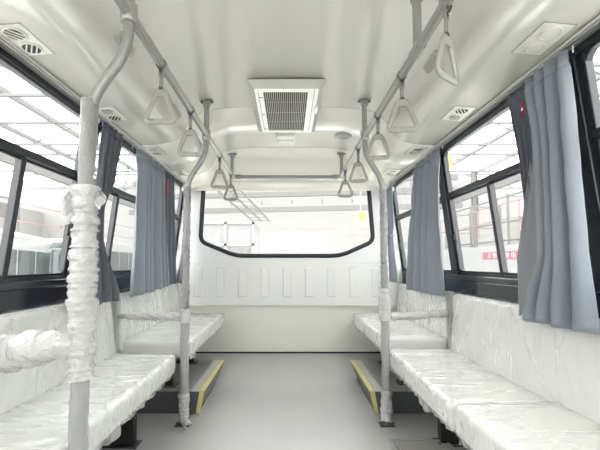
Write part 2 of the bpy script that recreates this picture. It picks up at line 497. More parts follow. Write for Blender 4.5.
def flange(mb, x, y, z):
    mb.box(x - .042, x + .042, y - .018, y + .018, z - .008, z)
    mb.lathe([(.014, -.045), (.024, -.04), (.026, -.012), (.026, -.006)], (x, y, z), 18)
def bolts(t, x, y, z):
    for d in (-.034, .034):
        mb = MB(); mb.lathe([(.006, -.016), (.007, -.013), (.007, -.006)], (x + d, y, z), 8); mb.build('bolt', M['darkmetal'], t, smooth=40)
for x, w in ((-.548, 'left'), (.525, 'right')):
    z = prof(x); t = thing('hanger_post', f'short grey post hanging the {w} end of the rear cross handrail', 'post', (x, 3.40, z))
    hc = z - .04
    # slightly lower there because of the cove
    mb = MB(); mb.tube([(x, 3.385, z - .005), (x, 3.385, 1.885)], .016, n=16); mb.build('tube', M['pole'], t, smooth=50)
    mb = MB(); flange(mb, x, 3.385, z - .002); mb.build('flange', M['pole'], t, smooth=40)
    bolts(t, x, 3.385, z - .002)

def smooth_path(pts, r=.06, seg=8, step=.05):
    P = [Vector(p) for p in pts]; out = [P[0]]
    for i in range(1, len(P) - 1):
        a = P[i] + (P[i - 1] - P[i]).normalized() * r; b = P[i] + (P[i + 1] - P[i]).normalized() * r
        for k in range(seg + 1):
            t = k / seg; out.append(a * (1 - t) ** 2 + P[i] * (2 * t * (1 - t)) + b * t * t)
    out.append(P[-1]); return out
def resample(pts, step):
    out = [pts[0].copy()]; acc = 0
    for i in range(len(pts) - 1):
        a, b = pts[i], pts[i + 1]; L = (b - a).length; n = max(1, int(L / step))
        for k in range(1, n + 1): out.append(a.lerp(b, k / n))
    return out
def sleeve(pts, r, amp, seed, n=26, step=.007, ridge=.5, freq=30, flare=0, wob=0):
    """crumpled wrap around a path"""
    P = resample([Vector(p) for p in pts], step); m = len(P); rnd = random.Random(seed)
    rr = [rnd.uniform(-1, 1) for _ in range(m)]
    if wob:
        P = [p + Vector((mn.noise(Vector((i * .08, seed, 1))), mn.noise(Vector((i * .08, seed, 5))), mn.noise(Vector((i * .08, seed, 9))))) * wob for i, p in enumerate(P)]
    T = MB()
    def rf(i, k):
        a = 2 * PI * k / n
        v = Vector((math.cos(a) * 1.6, math.sin(a) * 1.6, seed))
        q = mn.noise(v + P[i] * freq) + .5 * mn.noise(v * 2 + P[i] * freq * 2.3)
        e = r(i / (m - 1)) if callable(r) else r
        e += amp * (ridge * rr[i] + q)
        if flare and i < 6: e += flare * (1 - i / 6) * (.5 + .8 * mn.noise(Vector((math.cos(a) * 2, math.sin(a) * 2, seed + 3))))
        return max(e, .006)
    T.tube(P, .02, n=n, rf=rf, caps=False)
    return T

# --- floor poles
def floor_pole(xt, xb, y, zc, zb, name_label, upper=True):
    t = thing('grab_pole', name_label, 'pole', (xb, y, 0))
    path = smooth_path([(xt, y, zc), (xt, y, 1.735), (xb, y, 1.555), (xb, y, .012)], .075)
    mb = MB(); mb.tube(path, .0175, n=20); mb.build('tube', M['pole'], t, smooth=60)
    mb = MB(); flange(mb, xt, y, zc - .002); mb.build('flange', M['pole'], t, smooth=40)
    bolts(t, xt, y, zc - .002)
    mb = MB(); mb.lathe([(.024, RZ - .035), (.028, RZ - .03), (.028, RZ + .03), (.024, RZ + .035)], (xt, y, 0), 20)
    mb.build('rail_clamp', M['rail'], t, smooth=40)
    # foot bracket
    mb = MB(); mb.box(xb - .045, xb + .045, y - .03, y + .03, .0005, .008); mb.lathe([(.034, .008), (.032, .02), (.022, .045), (.0185, .06)], (xb, y, 0), 20)
    for dx in (-.037, .037): mb.lathe([(.008, .006), (.008, .016), (.004, .02)], (xb + dx, y, 0), 8)
    mb.build('foot', M['darkmetal'], t, smooth=40)
    return t
YP = 2.27
pL = floor_pole(-.54, -.66, YP, prof(.54), 0, 'bent grey grab pole beside the far end of the left front bench')
pR = floor_pole(.508, .622, YP, prof(.508), 0, 'bent grey grab pole beside the far end of the right front bench')
pF = floor_pole(-.537, -.66, 1.135, prof(.537), 0, 'nearest bent grab pole on the left, thickly wrapped in crumpled white foam')
# wraps : mid left
sleeve([(-.66, YP, 1.52), (-.66, YP, .70)], .0245, .004, 11, step=.008, freq=40).build('bubble_wrap', M['bubble'], pL, smooth=80)
sleeve([(-.66, YP, .73), (-.66, YP, .64)], .032, .006, 12).build('wrap_knot', M['wrap'], pL, smooth=80)
sleeve([(-.66, YP, .66), (-.66, YP, .16)], .028, .004, 13, ridge=.1, freq=18, step=.012).build('clear_sleeve', M['bag'], pL, smooth=80)
sleeve([(-.66, YP, .20), (-.659, YP, .09), (-.65, YP - .015, .035), (-.61, YP - .06, .018)], lambda t: .036 - .012 * t, .007, 14).build('wrap_tail', M['wrap'], pL, smooth=80)
# mid right
sleeve([(.622, YP, 1.50), (.622, YP, .84)], .0225, .0035, 21, step=.008, freq=40).build('bubble_wrap', M['bubble'], pR, smooth=80)
sleeve([(.622, YP, .86), (.622, YP, .655)], .036, .006, 22).build('wrap_knot', M['wrap'], pR, smooth=80)
sleeve([(.622, YP, .67), (.622, YP, .14)], .0265, .004, 23, ridge=.15, freq=20, step=.012).build('clear_sleeve', M['bag'], pR, smooth=80)
sleeve([(.622, YP, .22), (.622, YP, .08), (.615, YP - .02, .03)], lambda t: .032 + .006 * t, .007, 24).build('wrap_tail', M['wrap'], pR, smooth=80)
# front left
yq = 1.135
sleeve([(-.66, yq, 1.56), (-.66, yq, 1.24)], .0265, .002, 31, step=.008, freq=50, ridge=.3).build('bubble_wrap', M['bubble'], pF, smooth=80)
sleeve([(-.662, yq, 1.27), (-.66, yq, .655)], lambda t: .040 - .004 * math.sin(t * 9), .008, 32, n=34, step=.006, ridge=.55, freq=35, flare=.012).build('foam_wrap', M['wrap'], pF, smooth=80)
sleeve([(-.66, yq, .68), (-.66, yq, .10)], lambda t: .027 + .002 * t, .003, 33, ridge=.1, freq=14, step=.012).build('clear_sleeve', M['bag'], pF, smooth=80)
# loose flap of foam at the top of the thick wrap
mb = MB()
def flap(u, v):
    z = 1.275 - .13 * v; x = -.695 - .045 * u * (.35 + .65 * v) + .006 * mn.noise(Vector((u * 4, v * 5, 2)))
    return Vector((x, yq - .01 + .015 * math.sin(u * 3 + v * 4), z - .012 * u))
mb.grid(10, 14, flap); mb.build('foam_flap', M['wrap'], pF, smooth=80, solid=.002)
mb = MB()
mb.grid(10, 14, lambda u, v: Vector((-.632 + .035 * u * (1 - .4 * v) + .005 * mn.noise(Vector((u * 4, v * 5, 7))), yq + .012 * math.sin(v * 5), 1.27 - .05 * v - .03 * u)))
mb.build('foam_flap', M['wrap'], pF, smooth=80, solid=.002)

# hanging post near right front
t = thing('hanger_post', 'short grey post from the ceiling to the right handrail, nearest the camera', 'post', (.512, 1.335, prof(.512)))
mb = MB(); mb.tube([(.512, 1.335, prof(.512) - .004), (.512, 1.335, RZ - .0)], .0175, n=18); mb.build('tube', M['pole'], t, smooth=50)
mb = MB(); flange(mb, .512, 1.335, prof(.512) - .002); mb.build('flange', M['pole'], t, smooth=40)
mb = MB(); mb.tube([(.512, 1.30, RZ), (.512, 1.37, RZ)], .0225, n=18); mb.build('rail_clamp', M['rail'], t, smooth=40)

# ------------------------------------------------------------------ hanging straps
def make_strap():
    t = thing('hanging_strap', '', 'hanging strap', (0, 0, 0), 'triangular hanging straps on the ceiling handrails')
    # origin: rail centre
    mb = MB()
    R = .0215
    mb.tube([(R * math.sin(a), 0, R * math.cos(a)) for a in [2 * PI * i / 24 for i in range(24)]], .011, n=8, closed=True, sq=(1, .16), ref=(0, 1, 0))
    mb.build('rail_loop', M['strap'], t, smooth=60)
    mb = MB(); mb.box(-.009, .009, -.0025, .0025, -.108, -.020); mb.box(-.012, .012, -.005, .005, -.052, -.022)
    mb.build('strap_band', M['strap'], t, bevel=.0015)
    mb = MB()
    mb.box(-.008, .008, -.007, .007, -.113, -.100)
    mb.build('buckle', M['darkmetal'], t, bevel=.001)
    for zz in (-.035, -.045):
        mb = MB(); mb.tube([(0, -.009, zz), (0, -.0045, zz)], .0035, n=8); mb.build('rivet', M['darkmetal'], t)
    mb = MB(); mb.prism([(-.021, -.006), (-.014, -.006), (0, -.026), (.014, -.006), (.021, -.006), (.004, -.036), (-.004, -.036)], lambda p: Vector((p[0], -.0125, p[1])), lambda p: Vector((p[0], -.0105, p[1])))
    mb.build('clip', M['darkmetal'], t)
    pts = rounded_poly([(-.018, -.116), (.018, -.116), (.067, -.250), (-.067, -.250)], [.018, .018, .032, .032], 7)
    mb = MB(); n = len(pts)
    P = []
    for i in range(n):   # densify
        a, b = pts[i], pts[(i + 1) % n]; k = max(1, int((b - a).length / .008))
        P += [a.lerp(b, j / k) for j in range(k)]
    Q = [(p[0], 0, p[1]) for p in P]
    mb.tube(Q, .0085, n=12, closed=True, sq=(.85, 1.3), ref=(0, 1, 0))
    # web filling the top of the triangle
    web = [(-.016, -.118), (.016, -.118), (.028, -.150), (.014, -.143), (-.014, -.143), (-.028, -.150)]
    mb.prism(web, lambda p: Vector((p[0], -.005, p[1])), lambda p: Vector((p[0], .005, p[1])))
    h = mb.build('handle', M['handle'], t, smooth=50)
    mb = MB()
    for x in (-.03, -.01, .01, .03):
        mb.tube([(x - .009, 0, -.242), (x - .004, 0, -.239), (x + .004, 0, -.239), (x + .009, 0, -.242)], .006, n=8)
    mb.build('finger_grip', M['handle'], h, smooth=60)
    return t
strap0 = make_strap()
SP = [(-.537, 1.44, 0, 'nearest triangular hanging strap on the left handrail'),
      (-.537, 1.885, .1, 'second triangular hanging strap from the front on the left handrail'),
      (-.537, 2.71, .1, 'third triangular hanging strap on the left handrail, behind the bent pole'),
      (-.537, 3.25, .05, 'rearmost triangular hanging strap on the left handrail'),
      (.512, 1.09, .65, 'nearest hanging strap on the right handrail, turned almost edge-on'),
      (.512, 1.53, -.15, 'second triangular hanging strap from the front on the right handrail'),
      (.512, 1.95, -.15, 'third hanging strap on the right handrail, just in front of the bent pole'),
      (.512, 2.51, -.1, 'fourth hanging strap on the right handrail, just beyond the bent pole'),
      (.512, 3.09, -.05, 'rearmost triangular hanging strap on the right handrail')]
for i, (x, y, rz, lb) in enumerate(SP):
    if i == 0: strap0.location = (x, y, RZ); strap0['label'] = lb
    else: dup(strap0, (x, y, RZ), lb, rz)

# ------------------------------------------------------------------ round vents in the ducts
def make_vent(closed):
    t = thing('air_vent', '', 'air vent', (0, 0, 0), 'air outlet panels above the side windows')
    mb = MB(); pts = rounded_poly([(-.055, -.088), (.055, -.088), (.055, .088), (-.055, .088)], .006, 3)
    mb.prism(pts, lambda p: Vector((p[0], p[1], -.006)), lambda p: Vector((p[0], p[1], .004)))
    pn = mb.build('panel', M['duct_white'], t, bevel=.001)
    mb = MB()
    q = [(-.057, -.090), (.057, -.090), (.057, .090), (-.057, .090)]
    for i in range(4):
        a, b = q[i], q[(i + 1) % 4]; mb.bar((a[0], a[1], -.003), (b[0], b[1], -.003), .003, .004)
    mb.build('panel_seam', M['fitting'], pn)
    for yy in (-.042, .042):
        mb = MB(); mb.tube([(.034 * math.cos(a), yy + .034 * math.sin(a), -.008) for a in [2 * PI * i / 28 for i in range(28)]], .004, n=8, closed=True)
        nz = mb.build('nozzle', M['duct_white'], t, smooth=60)
        mb = MB(); mb.lathe([(.031, -.0085), (.031, -.0065)], (0, yy, 0), 28); mb.build('opening', M['duct_white'] if closed else M['louvre'], nz)
        mb = MB()
        if closed:
            mb.lathe([(.027, -.012), (.029, -.009)], (0, yy, 0), 28)
        else:
            for k in (-1, 0, 1):
                a = .9 if yy < 0 else -.9
                d = Vector((math.cos(a), math.sin(a), 0)); nrm = Vector((-d.y, d.x, 0)) * (k * .016); hl = math.sqrt(.030 ** 2 - (k * .016) ** 2)
                c = Vector((0, yy, -.011)) + nrm
                mb.bar(c - d * hl, c + d * hl, .005, .004)
        mb.build('louvre', M['duct_white'], nz, bevel=.0008)
    return t
v_open = make_vent(False); v_shut = make_vent(True)
VZ = EYE + .832
tilt = math.atan2(.010, .13)
ords = ['nearest', 'second', 'third', 'rearmost']
first = {0: True, 1: True}
for s, x, w in ((-1, -.985, 'left'), (1, .945, 'right')):
    for k, y in enumerate((1.255, 1.90, 2.545, 3.15)):
        shut = (s == 1 and k == 0)
        lb = (f'{ords[k]} twin round air vent panel above the {w} windows' if k in (0, 3) else f'{ords[k]} twin round air vent panel from the front above the {w} windows') + (', closed' if shut else '')
        src = v_shut if shut else v_open; key = 1 if shut else 0
        loc = (x, y, prof(x) + .0035)
        if first[key]:
            src.location = loc; src['label'] = lb; o = src; first[key] = False
        else: o = dup(src, loc, lb)
        o.rotation_euler.y = s * tilt * 1.2

# slotted fittings on the sloping duct face
def make_fit():
    t = thing('duct_fitting', '', 'ceiling fitting', (0, 0, 0), 'small grey slotted fittings on the sloping ceiling sides')
    pts = rounded_poly([(-.024, -.075), (.024, -.075), (.024, .075), (-.024, .075)], .02, 5)
    mb = MB(); mb.prism(pts, lambda p: Vector((p[0], p[1], -.012)), lambda p: Vector((p[0], p[1], .006))); bd = mb.build('housing', M['slat'], t, bevel=.003)
    mb = MB()
    for k in range(7): mb.box(-.014, .014, -.052 + k * .016, -.044 + k * .016, -.0135, -.011)
    mb.build('slots', M['fitting'], t)
    return t
fit0 = make_fit()
FT = [(-.712, 1.47, 'nearest small slotted fitting on the left ceiling slope, behind the bent pole'), (-.712, 2.16, 'small grey slotted fitting on the left ceiling slope beside the nearest strap'),
      (-.712, 2.74, 'small grey slotted fitting on the left ceiling slope behind the second strap'),
      (.70, 1.64, 'small grey slotted fitting on the right ceiling slope behind the nearest strap'), (.70, 2.24, 'small grey slotted fitting on the right ceiling slope beside the second strap')]
for i, (x, y, lb) in enumerate(FT):
    s = 1 if x > 0 else -1
    dz = (prof(abs(x) + .02) - prof(abs(x) - .02)) / .04
    loc = (x, y, prof(x) - .002)
    if i == 0: o = fit0; o.location = loc; o['label'] = lb
    else: o = dup(fit0, loc, lb)
    o.rotation_euler.y = -s * math.atan(dz)
    
# ------------------------------------------------------------------ roof hatch with grille
t = thing('roof_hatch', 'rectangular roof vent with a dark slatted grille in a white frame', 'roof vent', (0, 2.42, EYE + 1.1))
x0, x1, y0, y1 = -.242, .222, 2.03, 2.83
ix0, ix1, iy0, iy1 = -.206, .188, 2.065, 2.775
zo, zi = EYE + 1.098, EYE + 1.056
mb = MB()
O = [Vector(p) for p in ((x0, y0, zo), (x1, y0, zo), (x1, y1, zo), (x0, y1, zo))]
O2 = [Vector((p.x * 1.0, p.y, zo - .012)) for p in O]
I = [Vector(p) for p in ((ix0, iy0, zi), (ix1, iy0, zi), (ix1, iy1, zi), (ix0, iy1, zi))]
I2 = [Vector((p.x, p.y, zi + .02)) for p in I]
mb.add(O + O2 + I + I2, [f for i in range(4) for f in ((i, (i + 1) % 4, 4 + (i + 1) % 4, 4 + i), (4 + i, 4 + (i + 1) % 4, 8 + (i + 1) % 4, 8 + i), (8 + i, 8 + (i + 1) % 4, 12 + (i + 1) % 4, 12 + i))])
mb.build('bezel', M['hatch_frame'], t, smooth=20)
gx0, gx1, gy0, gy1 = -.155, .125, 2.105, 2.735
mb = MB()
for a in ((ix0, gx0, iy0, iy1), (gx1, ix1, iy0, iy1), (gx0, gx1, iy0, gy0), (gx0, gx1, gy1, iy1)):
    mb.box(a[0], a[1], a[2], a[3], zi - .002, zi + .012)
pn = mb.build('panel', M['hatch_white'], t)
mb = MB()
for xx in (-.185, .163): mb.box(xx - .0012, xx + .0012, iy0 + .01, iy1 - .01, zi - .004, zi - .001)
for yy in (2.17, 2.43, 2.69): mb.box(-.184, -.162, yy, yy + .006, zi - .004, zi - .001)
mb.build('panel_seam', M['darkmetal'], pn)
mb = MB(); mb.box(gx0, gx1, gy0, gy1, zi + .010, zi + .013); mb.build('backing', M['grille_back'], t)
mb = MB()
ns = 22
for k in range(ns + 1):
    x = gx0 + (gx1 - gx0) * k / ns; mb.box(x - .0026, x + .0026, gy0, gy1, zi + .0, zi + .008)
for k in range(1, 4): 
    y = gy0 + (gy1 - gy0) * k / 4; mb.box(gx0, gx1, y - .001, y + .001, zi + .0075, zi + .0095)
mb.build('grille', M['slat'], t)
mb = MB(); mb.rbox(.178, .205, 2.30, 2.40, zi - .012, zi + .012, .006, step=.03); mb.build('latch', M['hatch_white'], t, smooth=50)

t = thing('sensor_box', 'small white rounded ceiling box behind the roof vent', 'ceiling box', (-.02, 2.98, EYE + 1.1))
mb = MB(); mb.rbox(-.10, .062, 2.90, 3.12, EYE + 1.068, EYE + 1.110, .016, step=.03); mb.build('housing', M['hatch_white'], t, smooth=60)
mb = MB(); mb.box(-.09, .052, 2.985, 2.992, EYE + 1.065, EYE + 1.07); mb.build('slot', M['fitting'], t)
t = thing('dome_lamp', 'small round grey ceiling lamp at the rear right', 'ceiling lamp', (.473, 2.93, prof(.473)))
mb = MB(); mb.lathe([(.045, -.026), (.062, -.022), (.070, -.012), (.071, .0)], (.473, 2.93, prof(.473)), 32); mb.build('base', M['lamp'], t, smooth=50)
mb = MB(); mb.lathe([(.02, -.031), (.042, -.028), (.048, -.024)], (.473, 2.93, prof(.473)), 32); mb.build('lens', M['fitting'], t, smooth=50)

# ------------------------------------------------------------------ benches
def wrinkle(seed, amp, ax):
    def f(p, d):
        q = Vector((p.x * ax[0], p.y * ax[1], p.z * ax[2])) + Vector((seed, 0, 0))
        n = mn.noise(q * 1.0); r = 1 - abs(n) * 2
        n2 = mn.noise(q * 2.7 + Vector((5, 5, 5)))
        return p + d * amp * (max(0, r) ** 3 * 1.0 + .45 * n2)
    return f
def folds(seed, n, ua, ub, va, vb, ang, spread, L0, L1, amp):
    rnd = random.Random(seed); out = []
    for _ in range(n):
        u, v = rnd.uniform(ua, ub), rnd.uniform(va, vb); a = ang + rnd.uniform(-spread, spread); L = rnd.uniform(L0, L1)
        du, dv = math.cos(a), math.sin(a)
        out.append((u, v, du, dv, L, rnd.uniform(.5, 1) * amp, rnd.uniform(.004, .010), rnd.uniform(-.5, .5)))
    return out
def fold_h(fl, u, v):
    h = 0
    for (u0, v0, du, dv, L, am, w, cv) in fl:
        x = (u - u0) * du + (v - v0) * dv
        if abs(x) > L: continue
        y = -(u - u0) * dv + (v - v0) * du - cv * x * x
        if abs(y) > w * 3: continue
        h += am * math.exp(-(y / w) ** 2) * (1 - (x / L) ** 2)
    return h
def hem(x_front, y0, y1, z, seed, s):
    """loose film hanging under the front edge"""
    mb = MB(); rnd = random.Random(seed)
    n = int((y1 - y0) / .012)
    dr = [.004 + .05 * max(0, mn.noise(Vector((i * .06, seed, 0))) - .12) + .003 * rnd.random() for i in range(n + 1)]
    def f(u, v):
        i = int(round(u * n)); y = y0 + (y1 - y0) * u
        return Vector((s * (x_front + .006 * math.sin(u * 90) + .010 * mn.noise(Vector((i * .3, v * 2, seed)))), y, z + .02 - (dr[i] + .02) * v))
    mb.grid(n + 1, 4, f); return mb
def bench(s, y0, y1, zt, xf, label, leg_y, splits=None, legz=0, mcush='cushion', back_y=None, hemz=True):
    xb = 1.115
    t = thing('bench_seat', label, 'bench', (s * .9, (y0 + y1) / 2, legz))
    sp = splits or [(y0, y1, 0)]
    zb = zt - .125
    for (a, b, lift) in sp:
        mb = MB(); xa, xc = sorted((s * (xf + .004), s * xb))
        mb.rbox(xa, xc, a + .004, b - .004, zb + .004, zt - .004 + lift, .028, step=.05)
        cu = mb.build('seat_cushion', M[mcush], t, smooth=60)
        mb = MB(); xa, xc = sorted((s * xf, s * (xb + .002)))
        wr = wrinkle(a * 3 + s, .0035, (2.5, 5, 5)); nf = int((b - a) * 30)
        ft = folds(int(a * 100) + s, nf, xf, xb, a, b, .15 * s, .35, .06, .26, .0060)
        fs_ = folds(int(a * 70) + s + 5, nf, a, b, zb, zt, PI / 2, .6, .03, .10, .005)
        def cw(p, d):
            q = wr(p, d)
            if d.z > .3: q = q + d * (fold_h(ft, abs(p.x), p.y) * d.z)
            if d.x * s < -.3: q = q + d * (fold_h(fs_, p.y, p.z) * abs(d.x))
            return q
        mb.rbox(xa, xc, a, b, zb, zt + lift, .03, step=.010, fn=cw)
        mb.build('plastic_cover', M['film'], cu, smooth=80)
        hem(xf + .012, a + .02, b - .02, zb, int(a * 10) + 3, s).build('loose_film', M['film'], cu, smooth=80)
    # backrest
    by = back_y or (y0, y1)
    def lean(p, d=None):
        k = (p.z - .44) / .38
        return Vector((s * (p.x + .035 * k), p.y, p.z))
    mb = MB(); mb.rbox(1.088, 1.146, by[0] + .004, by[1] - .004, .425, .812, .022, step=.05, fn=lambda p, d: lean(p))
    if s < 0: mb.f = [f[::-1] for f in mb.f]
    bk = mb.build('backrest', M[mcush], t, smooth=60)
    w = wrinkle(by[0] * 5 + 9 * s, .006, (4, 6.5, 1.6))
    fb = folds(int(by[0] * 90) + 3 * s, int((by[1] - by[0]) * 26), by[0], by[1], .44, .80, 1.25, .75, .05, .22, .008)
    def lw(p, d):
        q = Vector((p.x, p.y + .8 * (p.z - .6) * math.sin(p.y * 3), p.z))
        e = w(q, d) - q
        if d.x < -.3: e = e + d * (fold_h(fb, p.y, p.z) * abs(d.x))
        return lean(p + e)
    mb = MB(); mb.rbox(1.083, 1.150, by[0], by[1], .420, .817, .024, step=.010, fn=lw)
    if s < 0: mb.f = [f[::-1] for f in mb.f]
    mb.build('plastic_cover', M['film_back'], bk, smooth=80)
    # frame and legs
    xa, xc = sorted((s * (xf + .05), s * 1.18))
    mb = MB(); mb.box(xa, xc, y0 + .03, y1 - .03, zb - .028, zb + .001); mb.build('seat_frame', M['seatleg'], t, bevel=.003)
    for y in leg_y:
        a, b = (.79, 1.0) if legz > 0 else (.86, 1.12)
        xa, xc = sorted((s * a, s * b))
        mb = MB(); mb.box(xa, xc, y - .025, y + .025, legz + .004, zb - .027)
        lg = mb.build('leg', M['seatleg'], t, bevel=.004)
        mb = MB(); xa, xc = sorted((s * (a - .025), s * (b))); mb.box(xa, xc, y - .045, y + .045, legz + .0005, legz + .006)
        mb.lathe([(.008, .005), (.008, .014), (.004, .016)], (s * (a - .012), y - .03, legz), 8)
        mb.build('foot_plate', M['darkmetal'], lg, bevel=.001)
    return t
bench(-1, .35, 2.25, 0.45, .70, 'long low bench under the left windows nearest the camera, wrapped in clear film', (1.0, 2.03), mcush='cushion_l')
bench(1, .35, 2.395, .45, .665, 'long low bench under the right windows nearest the camera, in two film-wrapped cushions', (1.0, 2.05), splits=[(.35, 1.455, .012), (1.46, 2.395, 0)])
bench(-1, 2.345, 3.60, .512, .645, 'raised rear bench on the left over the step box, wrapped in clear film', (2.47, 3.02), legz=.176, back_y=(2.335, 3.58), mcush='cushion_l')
bench(1, 2.458, 3.60, .512, .66, 'raised rear bench on the right over the step box, wrapped in clear film', (2.52, 3.02), legz=.176, back_y=(2.47, 3.58))

# guard rails between front and rear benches
def guard(s, xp, y, yb, label, zb):
    t = thing('guard_rail', label, 'guard rail', (s * 1.1, yb, .45))
    mb = MB(); mb.tube([(s * (xp + .018), y, zb), (s * .9, (y + yb) / 2, zb), (s * 1.105, yb, zb)], .0155, n=16); mb.build('tube', M['pole'], t, smooth=60)
    mb = MB(); xa, xc = sorted((s * 1.10, s * 1.135)); mb.box(xa, xc, yb - .022, yb + .022, .43, .825); mb.build('upright', M['divider'], t, bevel=.004)
    return t
g = guard(-1, .66, YP, 2.292, 'horizontal grey bar from the left middle pole to the backrest, half wrapped', .677)
sleeve([(-.69, YP, .677), (-.80, YP, .679), (-1.04, 2.285, .677)], lambda t: .026 - .006 * t, .008, 41, freq=26).build('plastic_wrap', M['wrap'], g, smooth=80)
g = guard(1, .622, YP, 2.43, 'horizontal grey bar from the right middle pole to the backrest, wrapped in film', .675)
sleeve([(.655, YP + .005, .675), (.85, 2.34, .673), (1.08, 2.425, .675)], .0235, .007, 42, freq=26).build('plastic_wrap', M['wrap'], g, smooth=80)
# front guard rail on the left, thickly wrapped
t = thing('guard_rail', 'horizontal bar left of the nearest pole, buried in crumpled white foam', 'guard rail', (-1.08, 1.1, .45))
mb = MB(); mb.tube([(-.678, 1.13, .755), (-.9, 1.12, .757), (-1.085, 1.11, .757)], .0155, n=16); mb.build('tube', M['pole'], t, smooth=60)
sleeve([(-.675, 1.13, .757), (-.74, 1.127, .757), (-.84, 1.125, .742), (-.94, 1.12, .738), (-1.06, 1.112, .752)], lambda t: .030 + .026 * math.sin(PI * min(1, t * 1.15)) , .010, 43, n=36, step=.006, freq=22, ridge=.35, wob=.008).build('foam_wrap', M['wrap'], t, smooth=80)

# ------------------------------------------------------------------ step boxes over the rear wheels
for s, w in ((-1, 'left'), (1, 'right')):
    k = 0 if s < 0 else -.012
    xt, xbm = .557 + k, .602 + k
    t = thing('step_box', f'low dark grey step box with yellow nosing on the {w} of the aisle', 'step', (s * .85, 2.7, 0))
    yb0, yt0, y1 = 2.435, 2.375, 3.10
    vs = [Vector(p) for p in ((s * xbm, yb0, .002), (s * 1.19, yb0, .002), (s * 1.19, y1, .040), (s * xbm, y1, .040),
                              (s * xt, yt0, .170), (s * 1.19, yt0, .170), (s * 1.19, y1, .170), (s * xt, y1, .170))]
    mb = MB(); mb.add(vs, [(0, 3, 2, 1), (4, 5, 6, 7), (0, 1, 5, 4), (3, 7, 6, 2), (0, 4, 7, 3), (1, 2, 6, 5)])
    mb.build('body', M['box_side'], t, bevel=.003)
    xa, xc = sorted((s * (xt + .085), s * 1.19)); mb = MB(); mb.box(xa, xc, yt0 - .002, y1, .169, .1745); mb.build('top_mat', M['box_top'], t)
    xa, xc = sorted((s * (xt + .035), s * (xt + .087))); mb = MB(); mb.box(xa, xc, yt0 - .003, y1, .169, .176); mb.build('tread_strip', M['tread'], t)
    xa, xc = sorted((s * (xt - .003), s * (xt + .029))); mb = MB(); mb.box(xa, xc, yt0 - .004, y1, .168, .177)
    for (za, zb2) in ((.168, .004),):
        a = [Vector((s * (xt - .002), yt0 - .004, .172)), Vector((s * (xt + .029), yt0 - .004, .172)), Vector((s * (xbm + .024), yb0 - .004, .004)), Vector((s * (xbm - .004), yb0 - .004, .004))]
        b = [p + Vector((0, .006, 0)) for p in a]
        mb.add(a + b, [(0, 1, 2, 3), (7, 6, 5, 4), (0, 4, 5, 1), (1, 5, 6, 2), (2, 6, 7, 3), (3, 7, 4, 0)])
    mb.build('yellow_nosing', M['yellow'], t)
    mb = MB(); mb.bar((s * (xbm - .004), yb0 - .004, .006), (s * (xbm - .004), 2.93, .010), .008, .010); mb.build('edge_strip', M['alu'], t)

# floor hatch lid
t = thing('floor_hatch', 'grey floor hatch lid with aluminium edging beside the right bench', 'hatch', (.74, 1.8, 0))
pts = rounded_poly([(.565, 1.30), (.915, 1.30), (.915, 2.06), (.575, 2.06)], [.03, .03, .05, .01], 5)
mb = MB(); mb.prism(pts, lambda p: Vector((p[0], p[1], .001)), lambda p: Vector((p[0], p[1], .012))); mb.build('lid', M['fitting'], t, bevel=.003)
mb = MB(); mb.bar((.588, 2.05, .016), (.582, 1.31, .016), .014, .008); mb.bar((.606, 2.05, .015), (.600, 1.31, .015), .007, .006)
mb.bar((.895, 2.03, .014), (.895, 1.31, .014), .005, .004); mb.bar((.59, 2.054, .014), (.88, 2.054, .014), .006, .005); mb.build('edging', M['alu'], t)

# ------------------------------------------------------------------ curtains
def curtain(s, label, prof_y, zt, zb, folds, m, amp=.022, seed=1, xtop=1.035, xbot=1.055, parts=True, ph=0, sharp=1.0, drop=None):
    """prof_y: list of (t, y0, y1) down the drop"""
    yc = (prof_y[0][1] + prof_y[0][2]) / 2
    t = thing('curtain', label, 'curtain', (s * xtop, yc, zb), 'grey blue curtains at the side windows')
    nu = max(90, int(folds * 16)); nv = 46
    def rng(v):
        for i in range(len(prof_y) - 1):
            if v <= prof_y[i + 1][0]:
                a, b = prof_y[i], prof_y[i + 1]; k = (v - a[0]) / (b[0] - a[0]); k = k * k * (3 - 2 * k)
                return a[1] + (b[1] - a[1]) * k, a[2] + (b[2] - a[2]) * k
        return prof_y[-1][1:]
    def f(u, v):
        a, b = rng(v)
        uu = u + .010 * math.sin(v * 4 + seed) * math.sin(u * PI)
        y = a + (b - a) * uu
        warp = u * folds + .45 * mn.noise(Vector((u * folds * .6, v * .8, seed)))
        w = math.sin(2 * PI * warp + ph)
        w = math.asin(max(-1, min(1, w))) / (PI / 2) * .55 + math.copysign(abs(w) ** .6, w) * .45
        am = amp * (.55 + .45 * v) * (1 + .5 * mn.noise(Vector((u * 5, v * 1.3, seed + 4))))
        if v < .05: am *= .6
        x = xtop + (xbot - xtop) * v - .012 + am * w - .004 * mn.noise(Vector((u * 9, v * 9, seed)))
        y += .25 * am * math.cos(2 * PI * warp + ph)
        z = zt + (zb - zt) * v + (.012 * mn.noise(Vector((u * 6, 0, seed))) if v > .97 else 0)
        if drop and v > .2: z += drop(u) * (v - .2) / .8
        lim = xw(z) - .02
        return Vector((s * min(x, lim), y, z))
    mb = MB(); mb.grid(nu, nv, f); cl = mb.build('cloth', m, t, smooth=80, solid=.0018)
    mb = MB()
    def tape(u, v):
        p = f(u, .015 + v * .045); return Vector((p.x - s * .0022, p.y, p.z))
    mb.grid(nu, 3, tape); mb.build('heading_tape', m, cl, smooth=80, solid=.001)
    mb = MB(); n = int(folds) + 1
    for i in range(n + 1):
        p = f(min(.99, max(.01, i / n)), 0)
        mb.tube([(s * 1.052, p.y, p.z - .012), (s * 1.052, p.y, 1.8215)], .003, n=6)
    mb.build('hooks', M['tag_white'], t)
    return t, f
